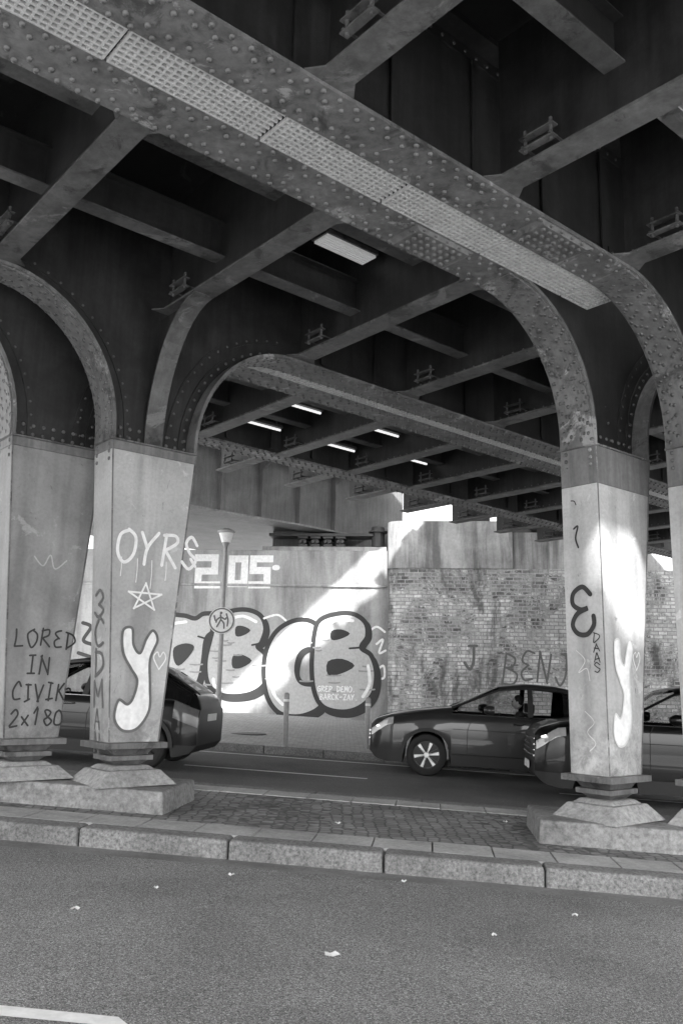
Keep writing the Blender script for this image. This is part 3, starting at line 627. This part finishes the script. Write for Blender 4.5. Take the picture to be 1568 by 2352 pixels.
for st in ([(-.03,.12),(-.02,.02),(-.1,-.14)],[(-.02,.02),(.05,-.06),(.06,-.17)],[(-.02,.08),(.07,.03),(.1,.06)],[(-.02,.08),(-.1,.02),(-.12,-.04)],[(.1,.15),(.14,.02),(.13,-.12)],[(-.17,.1),(-.14,.0)]): ribbon(mb,S,st,.035,.004,mi=1)
ribbon(mb,S,[(-.02,.165),(-.015,.17)],.06,.004,mi=1)
mb.box(lambda a,b,c:(sx+a,sy+b,szz+c),-.05,.05,.021,.07,-.02,.02,2)
mb.obj('sign_plate',[white,M_flat('sign_dark',.16,.5),metal_g],sign,fix=False)
for (bx,by) in ((-1.03,17.72+.45),(.66,18.9)):
    bR,bN=RNinv(bx,by); z=gz(bR)+.13
    mb=MB(); mb.cyl((bx,by,z-.1),(bx,by,z+1.05),.055,.055,16); mb.cyl((bx,by,z+1.05),(bx,by,z+1.08),.055,.03,16); mb.cyl((bx,by,z+.9),(bx,by,z+.95),.058,.058,16,1); mb.cyl((bx,by,z-.02),(bx,by,z+.03),.08,.07,16)
    mb.obj('bollard',[metal_g,white],smooth=40)
# ================================================================== CARS
tyre=M_flat('tyre_rubber',.015,.8); rim=M_flat('alloy_bright',.6,.3,.8); rimd=M_flat('alloy_dark',.02,.3,.3); clad=M_flat('black_cladding',.015,.6); chrome=M_flat('chrome_trim',.6,.2,1)
plate=M_flat('licence_plate',.7,.5); seatm=M_flat('seat_fabric',.03,.8); lens=M_flat('headlamp_lens',.5,.08,.3); drl=M_flat('running_light',.9,.3,0,3.0); tail=M_flat('tail_lamp',.12,.12)
def paintmat(name,c,metal=.3,coat=1):
    m,nt,b=nmat(name); b.inputs['Base Color'].default_value=g3(c); b.inputs['Roughness'].default_value=.3; b.inputs['Metallic'].default_value=metal
    b.inputs['Coat Weight'].default_value=coat; b.inputs['Coat Roughness'].default_value=.03; b.inputs['Specular IOR Level'].default_value=.25
    n=noise(nt,coords(nt),3,3,.5); nt.links.new(ramp(nt,n,[(.3,c*.85),(.7,c*1.1)]),b.inputs['Base Color']); return m
def glassmat():
    m,nt,b=nmat('car_glass'); out=nt.nodes['Material Output']; tr=N_(nt,'ShaderNodeBsdfTransparent'); tr.inputs[0].default_value=g3(.75)
    gl=N_(nt,'ShaderNodeBsdfGlossy'); gl.inputs['Roughness'].default_value=.02; gl.inputs[0].default_value=g3(.9)
    fr=N_(nt,'ShaderNodeFresnel'); fr.inputs[0].default_value=1.4; mx=N_(nt,'ShaderNodeMixShader')
    nt.links.new(fr.outputs[0],mx.inputs[0]); nt.links.new(tr.outputs[0],mx.inputs[1]); nt.links.new(gl.outputs[0],mx.inputs[2]); nt.links.new(mx.outputs[0],out.inputs[0]); return m
glass=glassmat(); dglass=M_flat('privacy_glass',.01,.05)
def car(name,R0,Nc,P,paint):
    x,y,_=RN0(R0,Nc,0)
    mw=Matrix.Translation((x,y,gz(R0)))@Matrix.Rotation(-PH,4,'Z')@Matrix.Rotation(math.atan(.04),4,'Y')
    e=empty(name,mw); L=P['L']; W=P['W']/2; wr=P['wr']; xf,xr=P['xf'],P['xr']; ar=wr+.06; zs_=P.get('zs',1.0)
    xs=set(np.round(np.linspace(0,L,int(L/.05)),4))
    for c in (xf,xr):
        for a in np.linspace(0,math.pi,19): xs.add(round(c+ar*math.cos(a),4))
    for q in P['glassx']: xs.add(q)
    for q in P['lights']: xs.add(q)
    xs=sorted(xs); xs=[xs[0]]+[b for a,b in zip(xs[:-1],xs[1:]) if b-a>.004]
    xs=np.array(xs)
    def curve(K):
        K=np.array(K); d=np.linspace(K[0,0]-.3,K[-1,0]+.3,900); vv=np.interp(d,K[:,0],K[:,1]); w=int(.09/(d[1]-d[0])); k=np.hanning(2*w+1);k/=k.sum()
        vp=np.pad(vv,w,mode='edge'); s=np.convolve(vp,k,'valid'); return np.interp(xs,d,s)
    top=curve(P['top'])*zs_; belt=np.minimum(curve(P['belt'])*zs_,top-.012); hw=curve(P['hw'])*W; te=np.minimum(curve(P['te'])*W,hw-.06); zb0=np.interp(xs,[0,.12,.3,L-.3,L-.1,L],[.36,.24,.2,.22,.28,.4])
    rings=[]; 
    for i,x in enumerate(xs):
        zb=zb0[i]
        for c in (xf,xr):
            if abs(x-c)<ar: zb=max(zb,wr+math.sqrt(max(0,ar*ar-(x-c)**2)))
        h=hw[i]; b=belt[i]; t=top[i]; a=te[i]
        ring=[(0,zb),(h-.22,zb),(h-.0,zb+.0),(h+.005,max(zb+.02,.40)),(h,max(zb+.04,b-.26)),(h-.012,max(zb+.06,b-.12)),(h-.035,max(zb+.08,b-.03)),(h-.07,max(zb+.1,b))]
        bb=ring[-1]; tt=max(t,bb[1]+.012)
        g_=tt-bb[1]
        ring+=[(bb[0]+(a-bb[0])*.5,bb[1]+g_*.5*1.0+(.01 if g_>.15 else 0)),(a,bb[1]+g_*.86),(a-.07,bb[1]+g_*.97),(a*.5,tt+.0),(0,tt+.008)]
        rings.append(ring)
    n=len(rings[0]); mb=MB(); cls=P['glassx']; c0,c1,c2,c3=cls
    for side in (-1,1):
        o=len(mb.v)
        for x,r in zip(xs,rings):
            for (yy,z) in r: mb.v.append((x,side*yy,z))
        for i in range(len(xs)-1):
            xm=(xs[i]+xs[i+1])/2
            for j in range(n-1):
                mi=0
                if j in (1,2): mi=1
                if j<1: mi=5
                if j in (7,8) and c0<xm<c3-.05 and top[i]-belt[i]>.06: mi=2 if xm<P['priv'] else 3
                if j in (9,10,11) and c0<xm<c1: mi=2
                if j in (9,10,11) and c2<xm<c3: mi=3
                if P['lights'][0]<xm<P['lights'][1] and j in (5,6): mi=4
                if P['lights'][2]<xm<P['lights'][3] and j in (4,5,6): mi=6
                f=[o+i*n+j,o+(i+1)*n+j,o+(i+1)*n+j+1,o+i*n+j+1]
                mb.f.append(f if side==1 else f[::-1]); mb.m.append(mi)
        mb.f.append([o+j for j in range(n)]); mb.m.append(1)
        mb.f.append([o+(len(xs)-1)*n+j for j in range(n)]); mb.m.append(0)
    mb.obj('body',[paint,clad,glass,dglass,lens,clad,tail],e,smooth=50)
    tr=MB()
    def rp(x,j,out=0,s=-1):
        i=int(np.argmin(abs(xs-x))); yy,z=rings[i][j]; return (xs[i],s*(yy+out),z)
    for s in (-1,1):
        sel=[x for x in xs if c0-.02<=x<=c3-.02]
        tr.sweep([rp(x,7,.004,s) for x in sel],.010,1)
        tr.sweep([rp(x,9,.0,s) for x in sel],.022,0)
        for xb in P['pillars']:
            p7=rp(xb,7,.002,s);p8=rp(xb+.01,8,.004,s);p9=rp(xb+.02,9,.002,s); w=.045
            for a_,b_ in ((p7,p8),(p8,p9)): tr.poly([(a_[0]-w,a_[1],a_[2]),(a_[0]+w,a_[1],a_[2]),(b_[0]+w,b_[1],b_[2]),(b_[0]-w,b_[1],b_[2])],2)
        for xd in P['doors']: tr.sweep([rp(xd+(.02*k),k,.001,s) for k in (3,4,5,6,7)],.005,2)
        tr.sweep([rp(x,3,.004,s) for x in np.arange(xf+ar+.02,xr-ar,.1)],.006,2)
        for xh in P['handles']:
            q=rp(xh,5,.012,s); tr.cyl((q[0]-.09,q[1],q[2]-.01),(q[0]+.09,q[1],q[2]),.013,.013,8,1)
        tr.sweep([rp(x,4,.003,s) for x in np.arange(xf+ar+.02,xr-ar,.12)],.004,0)
        mx=c0+.62; q=rp(mx,7,0,s); m0=(q[0]-.02,q[1]+s*.1,q[2]+.09)
        tr.cyl((q[0],q[1],q[2]+.01),(m0[0],m0[1],m0[2]-.03),.018,.018,8,2)
        for k in range(5):
            tr.cyl((m0[0]-.07+.035*k,m0[1],m0[2]),(m0[0]-.035+.035*k,m0[1],m0[2]),(.04,.065,.078,.083,.08)[k],(.065,.078,.083,.08,.07)[k],14,0)
        for c in (xf,xr):
            i=int(np.argmin(abs(xs-c))); yh=hw[i]
            for k in range(24):
                a0=math.pi*k/24;a1=math.pi*(k+1)/24
                f=lambda a,r_,yo:(c+r_*math.cos(a),s*(yh+yo),wr+r_*math.sin(a))
                A=[f(a0,ar-.012,.012),f(a1,ar-.012,.012),f(a1,ar+.05,.010),f(a0,ar+.05,.010)]; B=[f(a0,ar-.012,-.06),f(a1,ar-.012,-.06),f(a1,ar+.05,-.02),f(a0,ar+.05,-.02)]
                tr.quadbox(B+A,2)
    for k,zz in enumerate(P['grille']):
        tr.sweep([(P['nose'](yy)-.012,yy,zz+.02*abs(yy)) for yy in np.linspace(-W*.72,W*.72,13)],.012 if k%2 else .016,1)
    tr.box(L0,P['nose'](0)-.045,P['nose'](0)-.03,-.26,.26,.40,.51,3); tr.box(L0,L+.004,L+.02,-.26,.26,P.get('rp',.75),P.get('rp',.75)+.11,3)
    for s in (-1,1):
        tr.sweep([(P['nose'](W*.5)-.0+.02*k+.02,s*(W*.50+.055*k),P['drl']+.012*k) for k in range(7)],.014,4)
        tr.sweep([(.03+.03*k,s*(W*.55+.05*k),.36-.004*k) for k in range(6)],.012,1)
    tr.obj('trim',[paint,chrome,clad,plate,drl],e,smooth=40)
    for wi,(c,s) in enumerate(((xf,-1),(xf,1),(xr,-1),(xr,1))):
        wm=MB(); yo=s*(W-.005)
        prof=[(wr-.115,.0),(wr-.1,-.012),(wr-.05,-.016),(wr-.015,.0),(wr,.03),(wr,.19),(wr-.02,.22),(wr-.12,.22)]
        K=40; o=len(wm.v)
        for k in range(K):
            a=2*math.pi*k/K
            for (r_,d) in prof: wm.v.append((c+r_*math.cos(a),yo-s*d,wr+r_*math.sin(a)))
        npf=len(prof)
        for k in range(K):
            k2=(k+1)%K
            for j in range(npf-1): wm.f.append([o+k*npf+j,o+k2*npf+j,o+k2*npf+j+1,o+k*npf+j+1]); wm.m.append(0)
        wm.cyl((c,yo-s*.10,wr),(c,yo-s*.12,wr),wr-.11,wr-.11,32,2)
        for k in range(K):
            a0=2*math.pi*k/K;a1=2*math.pi*(k+1)/K
            wm.quadbox([(c+r_*math.cos(a),yo-s*d,wr+r_*math.sin(a)) for d in (.06,.004) for (r_,a) in ((wr-.135,a0),(wr-.135,a1),(wr-.112,a1),(wr-.112,a0))],2)
        wm.cyl((c,yo-s*.06,wr),(c,yo-s*.012,wr),.05,.045,16,1)
        for k in range(6):
            a=2*math.pi*k/6+.3+wi
            for da,bi in ((-.13,1),(.13,2)):
                d0=(math.cos(a+da*.3)*.04,math.sin(a+da*.3)*.04); r1=wr-.115; d1=(math.cos(a+da)*r1,math.sin(a+da)*r1)
                tx=-math.sin(a+da)*.02; tz=math.cos(a+da)*.02
                wm.quadbox([(c+q[0]+sg*tx*kk,yo-s*dd,wr+q[1]+sg*tz*kk) for dd in (.06,.012) for (q,sg,kk) in ((d0,-1,.7),(d0,1,.7),(d1,1,1.5),(d1,-1,1.5))],bi)
        wm.obj('wheel_%d'%(wi+1),[tyre,rim,rimd],e,smooth=35)
    it=MB()
    for s in (-1,1):
        it.box(L0,c1-.05,c1+.42,s*.36-.24,s*.36+.24,.45,.6); 
        it.quadbox([(c1+.36,s*.36-.23,.6),(c1+.5,s*.36-.23,.6),(c1+.5,s*.36+.23,.6),(c1+.36,s*.36+.23,.6),(c1+.52,s*.36-.2,1.14),(c1+.62,s*.36-.2,1.14),(c1+.62,s*.36+.2,1.14),(c1+.52,s*.36+.2,1.14)])
        it.box(L0,c1+.55,c1+.65,s*.36-.12,s*.36+.12,1.15,1.32)
    it.box(L0,c0+.3,c0+.62,-W+.2,W-.2,.6,.93); it.box(L0,c0,c3-.2,-W+.15,W-.15,.3,.42)
    it.obj('interior',seatm,e,bevel=.03)
    sw=MB(); pts=[(c0+.78+.07*math.sin(a),-.36+.18*math.cos(a),.95+.17*math.sin(a)) for a in np.linspace(0,2*math.pi,21)]; sw.sweep(pts,.014); sw.obj('steering_wheel',seatm,e)
    return e
Pg=dict(L=4.8,W=1.86,wr=.35,xf=1.0,xr=3.79,zs=1.12,glassx=(1.42,2.22,3.75,4.55),priv=3.3,lights=(.02,.4,4.42,4.79),
 top=[(0,.70),(.05,.80),(.35,.90),(.9,1.0),(1.42,1.06),(2.22,1.425),(2.7,1.485),(3.2,1.475),(3.75,1.40),(4.55,1.10),(4.75,1.05),(4.8,.95)],
 belt=[(0,.64),(.3,.84),(.9,.93),(1.42,.96),(3,.97),(4.2,1.02),(4.8,.95)],hw=[(0,.74),(.1,.84),(.35,.94),(.8,.985),(1.3,1),(4,1),(4.5,.95),(4.8,.82)],
 te=[(0,.6),(1.3,.78),(1.6,.76),(2.3,.66),(3.6,.64),(4.5,.68),(4.8,.7)],pillars=(2.75,3.72),doors=(1.62,2.78,3.62),handles=(2.55,3.48),grille=(.55,.62,.68),nose=lambda y:.0,drl=.72)
Pk=dict(Pg); Pk.update(L=4.6,wr=.36,W=1.88,xf=.98,xr=3.66,zs=1.09,glassx=(1.3,2.0,3.95,4.5),priv=2.9,lights=(.02,.42,4.25,4.59),
 top=[(0,.82),(.05,.93),(.35,1.03),(.9,1.10),(1.3,1.14),(2.0,1.55),(2.5,1.66),(3.3,1.65),(3.95,1.57),(4.5,1.15),(4.57,1.05),(4.6,.9)],
 belt=[(0,.74),(.3,.95),(.9,1.02),(1.3,1.06),(3,1.08),(4.2,1.1),(4.6,.95)],te=[(0,.6),(1.2,.78),(1.5,.76),(2.1,.68),(3.8,.66),(4.5,.7),(4.6,.7)],
 hw=[(0,.72),(.1,.84),(.35,.94),(.8,.985),(1.3,1),(4,1),(4.4,.95),(4.6,.84)],pillars=(2.6,3.5),doors=(1.5,2.62,3.45),handles=(2.4,3.3),grille=(.6,.68,.76,.84),drl=.84)
Pl=dict(Pk); Pl.update(L=4.4,xr=3.6,zs=.97,glassx=(1.25,1.95,3.6,4.3),lights=(.02,.42,4.02,4.39),
 top=[(0,.82),(.05,.93),(.35,1.03),(.9,1.10),(1.25,1.14),(1.95,1.6),(2.5,1.70),(3.1,1.69),(3.6,1.60),(4.3,1.20),(4.37,1.08),(4.4,.9)],
 hw=[(0,.72),(.1,.84),(.35,.94),(.8,.985),(1.3,1),(3.8,1),(4.2,.95),(4.4,.84)],te=[(0,.6),(1.2,.78),(1.5,.76),(2.1,.68),(3.6,.66),(4.3,.7),(4.4,.7)],belt=[(0,.74),(.3,.95),(.9,1.02),(1.3,1.06),(3,1.08),(4.0,1.1),(4.4,.95)])
cg=car('crossover_car',-1.08,16.5,Pg,paintmat('car_paint_grey',.035,.3,.7))
ck=car('suv_car',1.5,14.12,Pk,paintmat('car_paint_black',.004,0,.5))
cl=car('suv_car',-7.95,14.15,Pl,paintmat('car_paint_dark',.005,0,.5))
drv=empty('driver',cg.matrix_world.copy())
def skin(name,V,E,Rr,mat,par,sub=2):
    me=bpy.data.meshes.new(name); me.from_pydata(V,E,[]); ob=bpy.data.objects.new(name,me); sc.collection.objects.link(ob); ob.parent=par
    ob.modifiers.new('s','SKIN'); 
    for i,r in enumerate(Rr): me.skin_vertices[0].data[i].radius=(r,r) if not isinstance(r,tuple) else r
    me.skin_vertices[0].data[0].use_root=True
    m=ob.modifiers.new('ss','SUBSURF'); m.levels=sub; m.render_levels=sub; me.materials.append(mat); return ob
sk=M_flat('skin',.5,.5); cloth=M_flat('dark_jacket',.06,.8); hair=M_flat('dark_hair',.02,.7)
hx,hy=2.55,-.36
V=[(hx+.05,hy,.67),(hx+.1,hy,.85),(hx+.1,hy,1.05),(hx+.06,hy,1.17),(hx+.07,hy-.17,1.10),(hx-.1,hy-.24,.91),(hx-.32,hy-.17,1.03),(hx+.07,hy+.17,1.10),(hx-.1,hy+.22,.91),(hx-.32,hy+.15,1.03),(hx-.3,hy-.1,.65),(hx-.3,hy+.1,.65)]
skin('torso_and_arms',V,[(0,1),(1,2),(2,3),(2,4),(4,5),(5,6),(2,7),(7,8),(8,9),(0,10),(0,11)],[.15,.15,.15,.06,.07,.05,.035,.07,.05,.035,.09,.09],cloth,drv)
for s in (-1,1):
    b=Vector((hx-.34,hy+s*.16,1.04)); VV=[tuple(b),tuple(b+Vector((-.05,0,.01)))]; EE=[(0,1)]; RR=[.025,.03]
    for k in range(4):
        q=b+Vector((-.06,-.025+.017*k,.015)); i=len(VV); VV+=[tuple(q),tuple(q+Vector((-.035,0,.0))),tuple(q+Vector((-.045,0,-.025)))]; EE+=[(1,i),(i,i+1),(i+1,i+2)]; RR+=[.009,.008,.007]
    i=len(VV); VV+=[tuple(b+Vector((-.03,-s*.035,.0))),tuple(b+Vector((-.06,-s*.045,-.01)))]; EE+=[(0,i),(i,i+1)]; RR+=[.01,.008]
    skin('hand_%d'%(1 if s<0 else 2),VV,EE,RR,sk,drv,1)
hd=MB()
def ell(mb,c,r,mi,n=16,m=12,cut=None):
    o=len(mb.v)
    for i in range(m+1):
        t=math.pi*i/m
        for j in range(n):
            p=2*math.pi*j/n; mb.v.append((c[0]+r[0]*math.sin(t)*math.cos(p),c[1]+r[1]*math.sin(t)*math.sin(p),c[2]+r[2]*math.cos(t)))
    for i in range(m):
        for j in range(n):
            k=(j+1)%n; mb.f.append([o+i*n+j,o+i*n+k,o+(i+1)*n+k,o+(i+1)*n+j]); mb.m.append(mi)
hc=(hx+.02,hy,1.33); ell(hd,hc,(.095,.075,.115),0); ell(hd,(hc[0]+.022,hc[1],hc[2]+.03),(.095,.084,.105),1); ell(hd,(hc[0]-.095,hc[1],hc[2]-.015),(.018,.012,.022),0,8,6)
for s in (-1,1): ell(hd,(hc[0]+.0,hc[1]+s*.078,hc[2]-.01),(.018,.01,.03),0,8,6); ell(hd,(hc[0]-.083,hc[1]+s*.03,hc[2]+.01),(.012,.013,.01),1,8,6)
ell(hd,(hc[0]-.083,hc[1],hc[2]-.055),(.012,.025,.008),1,8,6)
hd.obj('head',[sk,hair],drv,smooth=60)
# ================================================================== LIGHT
S_=Vector((0,-.90,1)).normalized(); el=math.asin(S_.z)
w=bpy.data.worlds.new('World'); sc.world=w; w.use_nodes=True; nt=w.node_tree; bg=nt.nodes['Background']
sky=N_(nt,'ShaderNodeTexSky'); sky.sky_type='NISHITA'; sky.sun_disc=False; sky.sun_elevation=el; sky.sun_rotation=math.pi; sky.dust_density=4
bw=N_(nt,'ShaderNodeRGBToBW'); nt.links.new(sky.outputs[0],bw.inputs[0]); nt.links.new(bw.outputs[0],bg.inputs[0]); bg.inputs[1].default_value=.7
sd=bpy.data.lights.new('sun','SUN'); sd.energy=14; sd.angle=math.radians(2.0); so=bpy.data.objects.new('sun',sd); sc.collection.objects.link(so)
so.rotation_mode='QUATERNION'; so.rotation_quaternion=S_.to_track_quat('Z','Y')
# ================================================================== CAMERA
cam=bpy.data.cameras.new('camera'); co=bpy.data.objects.new('camera',cam); sc.collection.objects.link(co); sc.camera=co
cam.sensor_fit='VERTICAL'; cam.sensor_height=36; cam.sensor_width=24; cam.lens=1992.2/2352*36; cam.clip_end=2000; cam.clip_start=.05
pi_,ro=.1971,.0233
fwd=Vector((0,math.cos(pi_),math.sin(pi_))); up=Vector((0,-math.sin(pi_),math.cos(pi_))); rt=Vector((1,0,0))
X=rt*math.cos(ro)+up*math.sin(ro); Y=up*math.cos(ro)-rt*math.sin(ro)
m=Matrix((X,Y,-fwd)).transposed().to_4x4(); m.translation=(0,0,1.5); co.matrix_world=m
sc.view_settings.view_transform='Standard'; sc.view_settings.look='None'; sc.view_settings.exposure=0
